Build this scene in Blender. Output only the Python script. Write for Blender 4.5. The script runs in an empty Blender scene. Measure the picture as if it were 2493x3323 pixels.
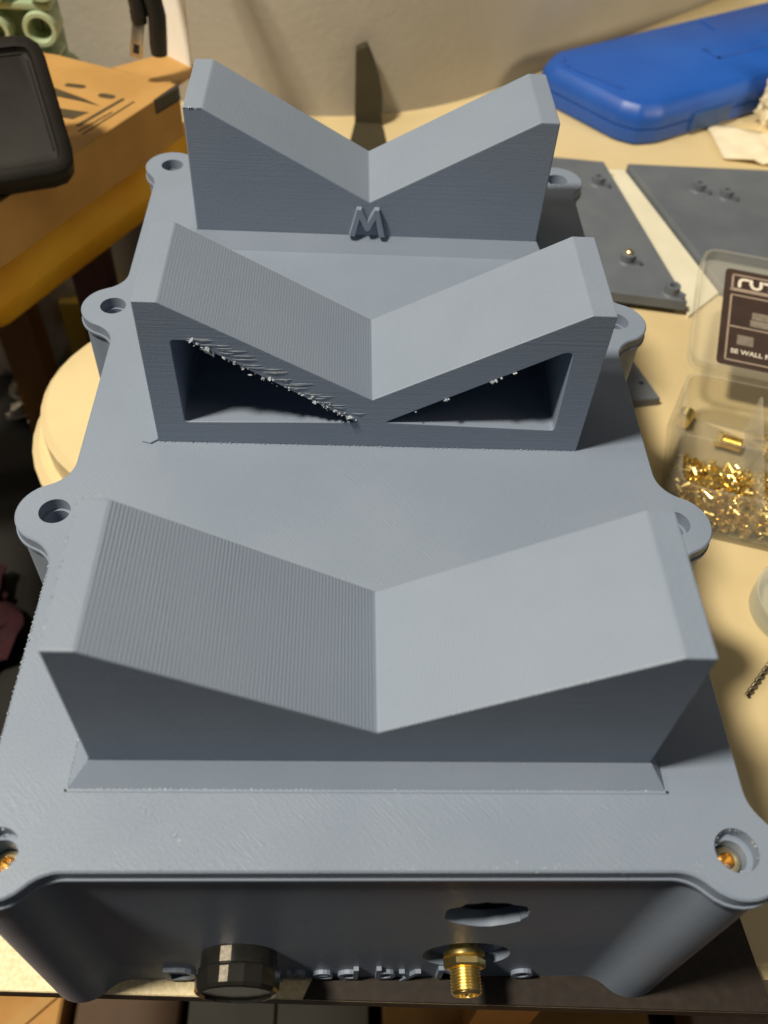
import bpy, bmesh, math, random
from mathutils import Vector, Matrix
from mathutils.geometry import tessellate_polygon

S = bpy.context.scene
COL = S.collection
R = math.radians
MM = 0.001
random.seed(4)

# ------------------------------------------------------------------ camera
cam_d = bpy.data.cameras.new('camera')
cam = bpy.data.objects.new('camera', cam_d)
COL.objects.link(cam)
cam.location = (-0.007314, -0.081644, 0.153733)
cam.rotation_euler = (R(39.915), R(-3.002), R(-1.029))
cam_d.sensor_fit = 'VERTICAL'
cam_d.sensor_height = 36.0
cam_d.sensor_width = 36.0
cam_d.lens = 31.383
cam_d.clip_start = 0.01
cam_d.clip_end = 20
cam_d.dof.use_dof = True
cam_d.dof.focus_distance = 0.212
cam_d.dof.aperture_fstop = 19.0
S.camera = cam

# ------------------------------------------------------------------ light
w = bpy.data.worlds.new('World'); S.world = w; w.use_nodes = True
bg = w.node_tree.nodes['Background']
bg.inputs[0].default_value = (0.74, 0.85, 1.0, 1)
bg.inputs[1].default_value = 0.032

def area(name, loc, target, size, power, col):
    l = bpy.data.lights.new(name, 'AREA'); l.shape = 'DISK'; l.size = size
    l.energy = power; l.color = col
    o = bpy.data.objects.new(name, l); COL.objects.link(o)
    o.location = Vector(loc) * MM
    o.rotation_euler = (Vector(target) - Vector(loc)).to_track_quat('-Z', 'Y').to_euler()
    return o
area('main_lamp', (-600, -130, 1190), (0, 80, 0), 0.15, 25.5, (1.0, 0.90, 0.73))
area('second_lamp', (-1000, 80, 1000), (0, 80, 0), 0.16, 3.0, (1.0, 0.88, 0.68))
area('right_fill_light', (900, -200, 1500), (60, 300, -50), 0.9, 2.6, (1.0, 0.88, 0.70))  # added soft fill from the right, no such source in the room
sl = bpy.data.lights.new('wall_fill_spot', 'SPOT'); sl.energy = 5.0; sl.color = (1.0, 0.84, 0.58)  # unseen spot added to brighten the right wall, cone kept off the enclosure
sl.spot_size = R(62); sl.spot_blend = 0.9; sl.shadow_soft_size = 0.06
so_ = bpy.data.objects.new('wall_fill_spot', sl); COL.objects.link(so_)
so_.location = Vector((480, 150, 130)) * MM
so_.rotation_euler = (Vector((190, 540, 10)) - Vector((480, 150, 130))).to_track_quat('-Z', 'Y').to_euler()

vs = S.view_settings
vs.view_transform = 'Standard'; vs.look = 'None'; vs.exposure = 0.0; vs.gamma = 1.0
vs.use_curve_mapping = False

# ------------------------------------------------------------------ materials
def new_mat(name):
    m = bpy.data.materials.new(name); m.use_nodes = True
    nt = m.node_tree
    return m, nt, nt.nodes['Principled BSDF']

def coords(nt, scale, rotz=0.0):
    tc = nt.nodes.new('ShaderNodeTexCoord')
    g = nt.nodes.new('ShaderNodeNewGeometry')
    mp = nt.nodes.new('ShaderNodeMapping')
    mp.inputs['Scale'].default_value = tuple(1000.0 * s for s in scale)   # world position in mm
    mp.inputs['Rotation'].default_value = (0, 0, rotz)
    nt.links.new(g.outputs['Position'], mp.inputs['Vector'])
    return mp.outputs[0]

def rotcoords(nt, rotz, scale):
    a = coords(nt, (1, 1, 1), rotz)
    mp = nt.nodes.new('ShaderNodeMapping'); mp.inputs['Scale'].default_value = scale
    nt.links.new(a, mp.inputs['Vector'])
    return mp.outputs[0]

def noise(nt, vec, scale=1.0, detail=3.0, rough=0.55):
    n = nt.nodes.new('ShaderNodeTexNoise')
    n.inputs['Scale'].default_value = scale; n.inputs['Detail'].default_value = detail
    n.inputs['Roughness'].default_value = rough
    nt.links.new(vec, n.inputs['Vector'])
    return n.outputs['Fac']

def ramp(nt, fac, c0, c1, p0=0.35, p1=0.65):
    r = nt.nodes.new('ShaderNodeValToRGB')
    r.color_ramp.elements[0].position = p0; r.color_ramp.elements[1].position = p1
    r.color_ramp.elements[0].color = (*c0, 1); r.color_ramp.elements[1].color = (*c1, 1)
    nt.links.new(fac, r.inputs[0])
    return r.outputs[0]

def bump(nt, h, dist, strength=1.0, prev=None):
    b = nt.nodes.new('ShaderNodeBump')
    b.inputs['Distance'].default_value = dist * MM
    b.inputs['Strength'].default_value = strength
    nt.links.new(h, b.inputs['Height'])
    if prev: nt.links.new(prev, b.inputs['Normal'])
    return b.outputs[0]

def simple(name, c0, c1=None, rough=0.6, nscale=0.2, bscale=None, bdist=0.1, metal=0.0, spec=0.5, stretch=(1, 1, 1), coat=0):
    m, nt, p = new_mat(name)
    c1 = c1 or c0
    v = coords(nt, stretch)
    f = noise(nt, v, nscale)
    nt.links.new(ramp(nt, f, c0, c1), p.inputs['Base Color'])
    p.inputs['Roughness'].default_value = rough
    p.inputs['Metallic'].default_value = metal
    p.inputs['Specular IOR Level'].default_value = spec
    p.inputs['Coat Weight'].default_value = coat
    if bscale:
        nt.links.new(bump(nt, noise(nt, v, bscale, 4), bdist), p.inputs['Normal'])
    return m

def plastic(name, mode):
    """grey filament print"""
    m, nt, p = new_mat(name)
    base = coords(nt, (1, 1, 1))
    big = noise(nt, base, 0.035, 4)
    nt.links.new(ramp(nt, big, (0.198, 0.245, 0.327), (0.212, 0.259, 0.342)), p.inputs['Base Color'])
    p.inputs['Specular IOR Level'].default_value = 0.45
    rg = nt.nodes.new('ShaderNodeMapRange')
    nt.links.new(noise(nt, base, 0.09, 6, 0.7), rg.inputs[0])
    rg.inputs[3].default_value = 0.34; rg.inputs[4].default_value = 0.58
    nt.links.new(rg.outputs[0], p.inputs['Roughness'])
    n = bump(nt, noise(nt, base, 1.5, 3, 0.65), 0.14, 0.45 if mode == 'lid' else 0.35)
    if mode == 'lid':
        d1 = noise(nt, rotcoords(nt, R(45), (2.6, 0.16, 1)), 1.0, 2)
        d2 = noise(nt, rotcoords(nt, R(-45), (2.3, 0.22, 1)), 1.0, 2)
        mask = noise(nt, base, 0.03, 2)
        mx = nt.nodes.new('ShaderNodeMix'); mx.data_type = 'FLOAT'
        mr = nt.nodes.new('ShaderNodeMapRange'); mr.inputs[1].default_value = .42; mr.inputs[2].default_value = .58
        nt.links.new(mask, mr.inputs[0]); nt.links.new(mr.outputs[0], mx.inputs[0])
        nt.links.new(d1, mx.inputs[2]); nt.links.new(d2, mx.inputs[3])
        n = bump(nt, mx.outputs[0], 0.13, 0.7, n)
    elif mode == 'wall':
        ly = noise(nt, coords(nt, (0.02, 0.02, 2.2)), 1.0, 3)
        n = bump(nt, ly, 0.08, 0.6, n)
    elif mode in ('ridge', 'faint'):
        wv = nt.nodes.new('ShaderNodeTexWave'); wv.wave_type = 'BANDS'; wv.bands_direction = 'X'
        wv.wave_profile = 'SIN'
        wv.inputs['Scale'].default_value = 0.52
        wv.inputs['Distortion'].default_value = 0.9 if mode == 'ridge' else 3.0
        wv.inputs['Detail'].default_value = 2.5
        wv.inputs['Detail Scale'].default_value = 0.5
        nt.links.new(coords(nt, (1, 0.22, 1)), wv.inputs['Vector'])
        md = nt.nodes.new('ShaderNodeMath'); md.operation = 'MULTIPLY'
        mr = nt.nodes.new('ShaderNodeMapRange'); mr.inputs[1].default_value = .35; mr.inputs[2].default_value = .6; mr.inputs[3].default_value = .5
        nt.links.new(noise(nt, coords(nt, (1, .3, 1)), 0.12, 2), mr.inputs[0])
        nt.links.new(wv.outputs['Fac'], md.inputs[0]); nt.links.new(mr.outputs[0], md.inputs[1])
        n = bump(nt, md.outputs[0], 0.065 if mode == 'ridge' else 0.025, 0.9, n)
    nt.links.new(n, p.inputs['Normal'])
    return m

P_LID = plastic('grey_print_top', 'lid')
P_WALL = plastic('grey_print_side', 'wall')
P_RIDGE = plastic('grey_print_ridged', 'ridge')
P_FAINT = plastic('grey_print_faint_ridges', 'faint')
P_SMOOTH = plastic('grey_print_smooth', '')
P_PALE = simple('pale_stressed_plastic', (0.31, 0.36, 0.43), (0.45, 0.49, 0.54), 0.35, 0.8)
P_PLATE = simple('grey_plate_print', (0.115, 0.135, 0.165), (0.14, 0.16, 0.19), 0.55, 0.05, 1.5, 0.08)
M_TABLE = simple('cream_tabletop', (0.66, 0.53, 0.29), (0.725, 0.59, 0.335), 0.45, 0.02, 0.8, 0.04)
M_BOARD = simple('speckled_cream_laminate', (0.68, 0.56, 0.32), (0.84, 0.73, 0.48), 0.55, 0.85, 1.0, 0.12)
M_EDGE = simple('dark_board_edge', (0.03, 0.015, 0.008), (0.055, 0.03, 0.018), 0.6, 0.3)
M_WALL = simple('tan_wall_paint', (0.40, 0.365, 0.305), (0.46, 0.425, 0.36), 0.8, 0.012, 0.25, 0.25)
M_FLOOR = simple('dark_floor', (0.002, 0.0015, 0.001), (0.006, 0.004, 0.003), 0.7, 0.02)
M_BLUE = simple('blue_case_plastic', (0.012, 0.085, 0.42), (0.016, 0.10, 0.46), 0.4, 0.03, 2.0, 0.05, spec=0.5)
M_BLUED = simple('blue_latch_plastic', (0.02, 0.07, 0.22), (0.025, 0.08, 0.26), 0.4, 0.05)
M_CARTON = simple('orange_cardboard', (0.41, 0.225, 0.062), (0.49, 0.275, 0.082), 0.75, 0.04, 0.4, 0.1)
M_INK = simple('dark_print_ink', (0.05, 0.035, 0.012), (0.07, 0.05, 0.02), 0.7, 0.1)
M_ENV = simple('yellow_envelope_paper', (0.86, 0.44, 0.02), (0.93, 0.54, 0.04), 0.6, 0.03, 0.06, 1.2)
M_BLACK = simple('black_tray_plastic', (0.006, 0.005, 0.004), (0.012, 0.010, 0.008), 0.6, 0.05, 0.3, 0.05, spec=0.2)
M_BLK = simple('black_rubber', (0.012, 0.011, 0.010), (0.016, 0.015, 0.013), 0.5, 0.1)
M_KNOB = simple('black_knob_plastic', (0.012, 0.012, 0.011), (0.018, 0.017, 0.015), 0.22, 0.2)
M_LINE = simple('pale_indicator_paint', (0.24, 0.21, 0.17), (0.40, 0.36, 0.30), 0.7, 1.2)
M_GOLD = simple('gold_plating', (0.93, 0.70, 0.25), (1.0, 0.82, 0.38), 0.3, 0.5, metal=1.0)
M_BRASS = simple('brass_insert_metal', (0.80, 0.64, 0.36), (0.90, 0.76, 0.48), 0.3, 0.6, metal=1.0)
M_STEEL = simple('dull_connector_metal', (0.52, 0.48, 0.42), (0.66, 0.62, 0.55), 0.35, 0.3, metal=0.9)
M_GREEN = simple('pale_green_plastic', (0.34, 0.44, 0.27), (0.46, 0.54, 0.36), 0.4, 0.03)
M_GREEND = simple('green_core_plastic', (0.12, 0.20, 0.12), (0.20, 0.28, 0.17), 0.5, 0.05)
M_CARD = simple('white_card', (0.86, 0.82, 0.74), (0.90, 0.87, 0.80), 0.8, 0.05)
M_WOOD = simple('brown_wood', (0.30, 0.14, 0.035), (0.40, 0.19, 0.05), 0.55, 0.05, stretch=(1, 1, 0.15))
M_PLUM = simple('plum_wood', (0.20, 0.09, 0.08), (0.27, 0.13, 0.115), 0.6, 0.05)
M_BAG = simple('grey_bag_film', (0.50, 0.46, 0.40), (0.62, 0.58, 0.51), 0.45, 0.03)
M_CLOTH = simple('maroon_cloth', (0.020, 0.0025, 0.006), (0.042, 0.005, 0.010), 0.9, 0.05, 0.3, 0.6)
M_OLIVE = simple('dark_olive_matte', (0.036, 0.029, 0.013), (0.048, 0.039, 0.019), 0.7, 0.05)
M_LABEL = simple('dark_brown_label', (0.045, 0.028, 0.022), (0.058, 0.036, 0.028), 0.5, 0.1)
M_LABLINE = simple('label_line_print', (0.34, 0.26, 0.20), (0.40, 0.31, 0.24), 0.6, 0.3)
M_LABWHITE = simple('label_white_print', (0.80, 0.72, 0.60), (0.86, 0.78, 0.66), 0.6, 0.3)
M_LABGREY = simple('label_grey_print', (0.20, 0.165, 0.13), (0.27, 0.23, 0.185), 0.6, 0.4)
M_TISSUE = simple('cream_tissue', (0.78, 0.69, 0.50), (0.86, 0.78, 0.60), 0.9, 0.1, 0.5, 0.3)
M_PAD = simple('bright_yellow_pad', (0.85, 0.60, 0.06), (0.90, 0.68, 0.12), 0.7, 0.05)
M_GREYP = simple('grey_panel', (0.22, 0.22, 0.20), (0.28, 0.28, 0.25), 0.6, 0.03)
M_KRAFT = simple('kraft_board', (0.40, 0.20, 0.05), (0.50, 0.27, 0.08), 0.8, 0.04)
M_DARKWOOD = simple('dark_brown_board', (0.06, 0.03, 0.012), (0.09, 0.045, 0.02), 0.7, 0.04)
M_FOIL = simple('crumpled_foil', (0.35, 0.31, 0.25), (0.6, 0.55, 0.46), 0.3, 0.2, 0.3, 1.0, metal=0.6)

def clear(name, tint, body, amount, rough):
    m, nt, p = new_mat(name)
    p.inputs['Base Color'].default_value = (*body, 1); p.inputs['Roughness'].default_value = rough
    tr = nt.nodes.new('ShaderNodeBsdfTransparent'); tr.inputs[0].default_value = (*tint, 1)
    mx = nt.nodes.new('ShaderNodeMixShader')
    lw = nt.nodes.new('ShaderNodeLayerWeight'); lw.inputs[0].default_value = 0.35
    mr = nt.nodes.new('ShaderNodeMapRange'); mr.inputs[3].default_value = amount; mr.inputs[4].default_value = min(1, amount + .42)
    nt.links.new(lw.outputs['Facing'], mr.inputs[0]); nt.links.new(mr.outputs[0], mx.inputs[0])
    nt.links.new(tr.outputs[0], mx.inputs[1]); nt.links.new(p.outputs[0], mx.inputs[2])
    nt.links.new(mx.outputs[0], nt.nodes['Material Output'].inputs[0])
    return m
M_CLEAR = clear('clear_polystyrene', (0.985, 0.98, 0.955), (0.72, 0.69, 0.58), 0.06, 0.12)
M_GLASS = clear('greenish_clear_glass', (0.95, 0.96, 0.91), (0.74, 0.74, 0.64), 0.28, 0.06)

# ------------------------------------------------------------------ builders
def world_loc(o):
    v = Vector(o.location)
    while o.parent: o = o.parent; v += Vector(o.location)
    return v

def link(name, me, mats, parent=None, base=None, smooth=None):
    """verts of me are in world millimetres"""
    o = bpy.data.objects.new(name, me); COL.objects.link(o)
    off = Vector((0, 0, 0))
    if parent is not None:
        o.parent = parent; off = world_loc(parent)
    elif base is not None:
        o.location = Vector(base) * MM; off = Vector(base) * MM
    for v in me.vertices: v.co = v.co * MM - off
    for m in (mats if isinstance(mats, (list, tuple)) else [mats]): me.materials.append(m)
    if smooth is not None:
        for p in me.polygons: p.use_smooth = True
        if smooth < 180: me.set_sharp_from_angle(angle=R(smooth))
    return o

class MB:
    def __init__(s): s.v = []; s.f = []; s.m = []
    def add(s, vs, fs, mi=0, M=None):
        k = len(s.v)
        s.v += [tuple(M @ Vector(p)) if M else tuple(p) for p in vs]
        for f in fs: s.f.append(tuple(i + k for i in f)); s.m.append(mi)
        return s
    def mesh(s, name, recalc=True):
        me = bpy.data.meshes.new(name)
        me.from_pydata(s.v, [], s.f)
        for p, i in zip(me.polygons, s.m): p.material_index = i
        if recalc:
            bm = bmesh.new(); bm.from_mesh(me)
            bmesh.ops.remove_doubles(bm, verts=bm.verts, dist=1e-5)
            bmesh.ops.recalc_face_normals(bm, faces=bm.faces)
            bm.to_mesh(me); bm.free()
        return me
    def build(s, name, mats, parent=None, base=None, smooth=None, recalc=True):
        return link(name, s.mesh(name, recalc), mats, parent, base, smooth)

def thing(name, label, cat, loc, group=None):
    o = bpy.data.objects.new(name, None); COL.objects.link(o)
    o.empty_display_size = 0.01
    o.location = Vector(loc) * MM
    o['label'] = label; o['category'] = cat
    if group: o['group'] = group
    return o

def tag(o, label, cat, group=None):
    o['label'] = label; o['category'] = cat
    if group: o['group'] = group
    return o

def box_vf(x0, x1, y0, y1, z0, z1):
    v = [(x0, y0, z0), (x1, y0, z0), (x1, y1, z0), (x0, y1, z0), (x0, y0, z1), (x1, y0, z1), (x1, y1, z1), (x0, y1, z1)]
    f = [(0, 3, 2, 1), (4, 5, 6, 7), (0, 1, 5, 4), (1, 2, 6, 5), (2, 3, 7, 6), (3, 0, 4, 7)]
    return v, f

def rbox(x0, x1, y0, y1, z0, z1, r, seg=3, M=None, edges=None):
    """rounded box -> (verts, faces)"""
    bm = bmesh.new()
    v, f = box_vf(x0, x1, y0, y1, z0, z1)
    bv = [bm.verts.new(p) for p in v]
    for q in f: bm.faces.new([bv[i] for i in q])
    es = [e for e in bm.edges if (edges is None or edges((e.verts[1].co - e.verts[0].co).normalized()))]
    bmesh.ops.bevel(bm, geom=es, offset=r, segments=seg, affect='EDGES', profile=0.5)
    bm.verts.index_update()
    vs = [tuple(M @ p.co) if M else tuple(p.co) for p in bm.verts]
    fs = [tuple(p.index for p in q.verts) for q in bm.faces]
    bm.free()
    return vs, fs

def frame(o, x, y=None, z=None):
    """matrix with given origin, x axis and z axis (mm)"""
    x = Vector(x).normalized(); z = Vector(z).normalized()
    y = z.cross(x).normalized(); x = y.cross(z)
    return Matrix(((x.x, y.x, z.x, o[0]), (x.y, y.y, z.y, o[1]), (x.z, y.z, z.z, o[2]), (0, 0, 0, 1)))

def circle(cx, cy, r, n=32):
    return [(cx + r * math.cos(2 * math.pi * i / n), cy + r * math.sin(2 * math.pi * i / n)) for i in range(n)]

def inset(poly, d):
    n = len(poly); out = []
    for i in range(n):
        a = Vector(poly[i - 1]); b = Vector(poly[i]); c = Vector(poly[(i + 1) % n])
        t1 = (b - a).normalized(); t2 = (c - b).normalized()
        n1 = Vector((-t1.y, t1.x)); n2 = Vector((-t2.y, t2.x))
        m = (n1 + n2)
        m = m / max(0.3, (1 + n1.dot(n2)))
        out.append((b.x + m.x * d, b.y + m.y * d))
    return out

def prism(mb, outline, holes, z0, z1, ch=0.0, mi_top=0, mi_side=0, cap_bottom=True, M=None, hole_bottom=None):
    """extruded ccw polygon with holes; ch = chamfer of the top rim"""
    top = inset(outline, ch) if ch else outline
    n = len(outline)
    loops3 = [[Vector((x, y, 0)) for x, y in top]] + [[Vector((x, y, 0)) for x, y in h] for h in holes]
    flat = [p for l in loops3 for p in l]
    tri = tessellate_polygon(loops3)
    mb.add([(p.x, p.y, z1) for p in flat], [tuple(t) for t in tri], mi_top, M)
    if cap_bottom: mb.add([(p.x, p.y, z0) for p in flat], [tuple(t) for t in tri], mi_side, M)
    zz = z1 - ch
    for i in range(n):
        j = (i + 1) % n
        a, b = outline[i], outline[j]
        mb.add([(*a, z0), (*b, z0), (*b, zz), (*a, zz)], [(0, 1, 2, 3)], mi_side, M)
        if ch:
            c, d = top[i], top[j]
            mb.add([(*a, zz), (*b, zz), (*d, z1), (*c, z1)], [(0, 1, 2, 3)], mi_top, M)
    for h in holes:
        k = len(h)
        for i in range(k):
            a, b = h[i], h[(i + 1) % k]
            mb.add([(*a, z0), (*a, z1), (*b, z1), (*b, z0)], [(0, 1, 2, 3)], mi_side, M)

def lathe(mb, prof, n=32, M=None, mi=0, cap0=True, cap1=True):
    """profile [(r, h)] spun about local z"""
    vs = []; fs = []
    for r, h in prof:
        for i in range(n):
            a = 2 * math.pi * i / n
            vs.append((r * math.cos(a), r * math.sin(a), h))
    for k in range(len(prof) - 1):
        for i in range(n):
            j = (i + 1) % n
            fs.append((k * n + i, k * n + j, (k + 1) * n + j, (k + 1) * n + i))
    if cap0: fs.append(tuple(range(n))[::-1])
    if cap1: fs.append(tuple((len(prof) - 1) * n + i for i in range(n)))
    mb.add(vs, fs, mi, M)

def tube(mb, pts, r, n=10, mi=0, caps=True):
    pts = [Vector(p) for p in pts]
    rings = []; up = None
    for i, p in enumerate(pts):
        t = (pts[min(i + 1, len(pts) - 1)] - pts[max(i - 1, 0)]).normalized()
        if up is None:
            up = Vector((0, 0, 1)) if abs(t.z) < .9 else Vector((1, 0, 0))
        s = t.cross(up).normalized(); up = s.cross(t).normalized()
        rr = r[i] if isinstance(r, (list, tuple)) else r
        rings.append([tuple(p + (s * math.cos(2 * math.pi * k / n) + up * math.sin(2 * math.pi * k / n)) * rr) for k in range(n)])
    vs = [q for ring in rings for q in ring]; fs = []
    for i in range(len(rings) - 1):
        for k in range(n):
            j = (k + 1) % n
            fs.append((i * n + k, i * n + j, (i + 1) * n + j, (i + 1) * n + k))
    if caps: fs += [tuple(range(n))[::-1], tuple((len(rings) - 1) * n + k for k in range(n))]
    mb.add(vs, fs, mi)

def ribbon(mb, pts, wd, h0, h1, M, mi=0):
    """flat stroke with round ends in the local xy plane, thickness h0..h1"""
    pts = [Vector(p) for p in pts]; r = wd / 2
    L = []; Rr = []
    for i, p in enumerate(pts):
        t = (pts[min(i + 1, len(pts) - 1)] - pts[max(i - 1, 0)]).normalized()
        nn = Vector((-t.y, t.x)); L.append(p + nn * r); Rr.append(p - nn * r)
    t1 = (pts[-1] - pts[-2]).normalized(); t0 = (pts[0] - pts[1]).normalized()
    def cap(p, t):
        a0 = math.atan2(t.y, t.x) - math.pi / 2
        return [p + Vector((math.cos(a0 + math.pi * k / 6), math.sin(a0 + math.pi * k / 6))) * r for k in range(1, 6)]
    poly = Rr + cap(pts[-1], t1) + L[::-1] + cap(pts[0], t0)
    prism(mb, [tuple(p) for p in poly], [], h0, h1, 0, mi, mi, True, M)

def arc(cx, cy, r, a0, a1, n=10):
    return [(cx + r * math.cos(R(a0 + (a1 - a0) * i / n)), cy + r * math.sin(R(a0 + (a1 - a0) * i / n))) for i in range(n + 1)]

def text_mesh(txt, size, extrude, M, bevel=0.0, bold=0.0, space=1.0):
    cu = bpy.data.curves.new('letters', 'FONT'); cu.body = txt; cu.size = size; cu.extrude = extrude
    cu.bevel_depth = bevel; cu.offset = bold; cu.resolution_u = 4; cu.space_character = space
    o = bpy.data.objects.new('letters', cu); COL.objects.link(o)
    dg = bpy.context.evaluated_depsgraph_get(); dg.update()
    me = bpy.data.meshes.new_from_object(o.evaluated_get(dg))
    vs = [tuple(M @ v.co) for v in me.vertices]; fs = [tuple(p.vertices) for p in me.polygons]
    bpy.data.objects.remove(o); bpy.data.curves.remove(cu); bpy.data.meshes.remove(me)
    return vs, fs

def structure(o): o['kind'] = 'structure'; return o

BT = -75.5      # board top / enclosure bottom
TT = -80.5      # table top
FL = -300.0     # floor

# ------------------------------------------------------------------ setting
mb = MB(); mb.add([(-900, -700, FL), (1200, -700, FL), (1200, 1700, FL), (-900, 1700, FL)], [(0, 1, 2, 3)])
structure(mb.build('floor', M_FLOOR))

# wall with a softly rounded outward corner behind the table
c0 = Vector((4, 366)); dR = Vector((0.745, 0.667)); dL = Vector((-0.93, 0.367))
pl = [c0 + dR * 900, c0 + dR * 110]
for i in range(1, 120):
    t = i / 120
    pl.append((c0 + dR * 110) * (1 - t) ** 2 + c0 * 2 * t * (1 - t) + (c0 + dL * 110) * t * t)
pl += [c0 + dL * 110, c0 + dL * 900]
mb = MB()
mb.add([(p.x, p.y, z) for p in pl for z in (FL, 900)], [(2 * i, 2 * i + 1, 2 * i + 3, 2 * i + 2) for i in range(len(pl) - 1)])
structure(mb.build('wall', M_WALL, smooth=180, recalc=False))

# ------------------------------------------------------------------ table and board
table = thing('table', 'cream table with a rounded lobe beside the grey enclosure', 'table', (100, 200, FL))
def wall_y(x): return 368 + (x - 4) * 0.8953 if x > 4 else 368 - (x - 4) * 0.395
ol = [(38, -31), (420, -31), (420, 520), (380, wall_y(380) - 4), (90, wall_y(90) + 4), (50, wall_y(50) + 10), (20, 402), (4, 397), (-20, 400), (-40, wall_y(-40) + 12), (-100, wall_y(-100) - 4), (-100, 340), (-64, 292), (-58, 225)]
ol += arc(-68, 170, 51, 78, 262, 22) + [(-60, 100), (-50, 40), (-20, -5)]
mb = MB(); prism(mb, ol, [], TT - 20, TT, 2.5)
mb.build('tabletop', M_TABLE, table)
mb = MB(); prism(mb, arc(-68, 169, 57, 110, 262, 18) + [(-40, 112), (-40, 220)], [], TT - 34, TT - 14, 3)
mb.build('edge_moulding', M_TABLE, table, smooth=35)
for x, y in ((60, 0), (380, 0), (380, 470), (-40, 330)):
    mb = MB(); mb.add(*box_vf(x - 12, x + 12, y - 12, y + 12, FL, TT - 20)); mb.build('leg', M_WOOD, table)

board = thing('baseboard', 'speckled cream board with dark edge under the grey enclosure', 'board', (0, 80, TT))
bo = [(-150, -31.9), (-82, -33.7), (6, -36.6), (96.2, -39.6), (93.4, -12), (84, 40), (74, 200), (-72, 200), (-74, 60), (-96, 16), (-150, 4)]
mb = MB(); prism(mb, bo, [], BT - 0.8, BT, 0.25); mb.build('top_sheet', M_BOARD, board)
mb = MB(); prism(mb, inset(bo, -0.05), [], TT, BT - 0.8, 0); mb.build('core', M_EDGE, board)

mb = MB(); prism(mb, [(-13, -36.0), (6, -36.62), (96.1, -39.65), (93.3, -12), (84, 34), (70, 34), (60, -20), (-9, -28)], [], BT, BT + .5, .1)  # thin sheet added to darken the front right of the board
o = mb.build('dark_sheet', simple('dark_brown_sheet', (0.010, 0.006, 0.003), (0.020, 0.012, 0.007), 0.7, 0.4), None, (75, -10, BT))
tag(o, 'thin dark brown sheet on the board at the enclosure right side', 'mat')

# ------------------------------------------------------------------ the enclosure
enc = thing('printed_enclosure', 'grey printed enclosure with three V shaped cradles on its lid', 'enclosure', (0, 82, BT))
LX, Y0, Y1 = 67.6, -32.0, 196.0
ER = 8.5; FR = 8.0
CE = (63.3, 28.3 - 32.0 + 32.0)
def lid_outline(d=0.0):
    """ccw outline: ears at four corners and two on each long side"""
    pts = []
    def fil(cx, cy, a0, a1): pts.extend(arc(cx, cy, FR + d, a0, a1, 7))
    def ear(cx, cy, a0, a1): pts.extend(arc(cx, cy, ER - d, a0, a1, 16))
    ex, ey = 63.3, Y0 + 3.7
    dx = math.sqrt((ER + FR) ** 2 - (FR + 3.7) ** 2)         # corner ear to front edge
    dy = math.sqrt((ER + FR) ** 2 - (FR + LX - ex) ** 2)     # corner ear to side edge
    sx = 69.4; sd = math.sqrt((ER + FR) ** 2 - (FR + LX - sx) ** 2)
    ang = lambda a, b: math.degrees(math.atan2(b[1] - a[1], b[0] - a[0]))
    ys = (45.4, 118.2)
    right = []
    # front right corner, going ccw (left to right along the front, then up the right side)
    f1 = (ex - dx, Y0 - FR); c = (ex, ey); f2 = (LX + FR, ey + dy)
    a = ang(f1, c); fil(*f1, 90, a)
    b = ang(c, f2); ear(*c, a + 180 - 360 if a + 180 > 180 else a - 180, b)
    fil(*f2, b + 180, 180)
    for yy in ys:
        g1 = (LX + FR, yy - sd); g2 = (LX + FR, yy + sd); c = (sx, yy)
        a = ang(g1, c); fil(*g1, 180, a)
        a2 = ang(c, g2); ear(*c, a - 180, a2); fil(*g2, a2 + 180, 180)
    ey2 = Y1 - 3.7
    f2 = (LX + FR, ey2 - dy); c = (ex, ey2); f1 = (ex - dx, Y1 + FR)
    a = ang(f2, c); fil(*f2, 180, a)
    b = ang(c, f1); ear(*c, a - 180, b); fil(*f1, b - 180, -90)
    n = len(pts)
    pts = pts + [(-x, y) for x, y in reversed(pts)]
    out = []
    for p in pts:
        if not out or (Vector(p) - Vector(out[-1])).length > 0.02: out.append(p)
    return out
OUT = lid_outline()
HOLES = [(s * 63.3, Y0 + 3.7) for s in (1, -1)] + [(s * 69.4, y) for y in (45.4, 118.2) for s in (1, -1)] + [(s * 63.3, Y1 - 3.7) for s in (1, -1)]
mb = MB(); prism(mb, OUT, [circle(x, y, 3.9 if y < 0 else 3.45, 28) for x, y in HOLES], -3.0, 0.0, 0.35, 0, 1)
lid = mb.build('lid', [P_LID, P_WALL], enc, smooth=30)

# body: outer skin with screw wells, front panel with two round openings
BO = lid_outline(0.5)
BY = Y0 + 0.5
mb = MB()
wells = [circle(x, y, 2.9, 20) for x, y in HOLES]
loops = [[Vector((x, y, 0)) for x, y in BO]] + [[Vector((x, y, 0)) for x, y in h] for h in wells]
flat = [p for l in loops for p in l]
mb.add([(p.x, p.y, -3.25) for p in flat], [tuple(t) for t in tessellate_polygon(loops)])
for (x, y), h in zip(HOLES, wells):
    for i in range(20):
        a, b = h[i], h[(i + 1) % 20]
        mb.add([(*a, -3.25), (*b, -3.25), (*b, -16), (*a, -16)], [(0, 1, 2, 3)])
    mb.add([(*p, -16) for p in h], [tuple(range(20))])
n = len(BO); xs = sorted(BO, key=lambda p: (p[1] > 0, abs(p[0])))
ZB = BT
fx = None
for i in range(n):
    a, b = BO[i], BO[(i + 1) % n]
    if a[1] < 0 and b[1] < 0 and abs(a[0] - b[0]) > 60:
        fx = (min(a[0], b[0]), max(a[0], b[0]), a[1]); continue
    mb.add([(*a, ZB), (*b, ZB), (*b, -3.25), (*a, -3.25)], [(0, 1, 2, 3)])
mb.add([(x, y, ZB) for x, y in BO], [tuple(range(n))])
FY = fx[2]
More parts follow.
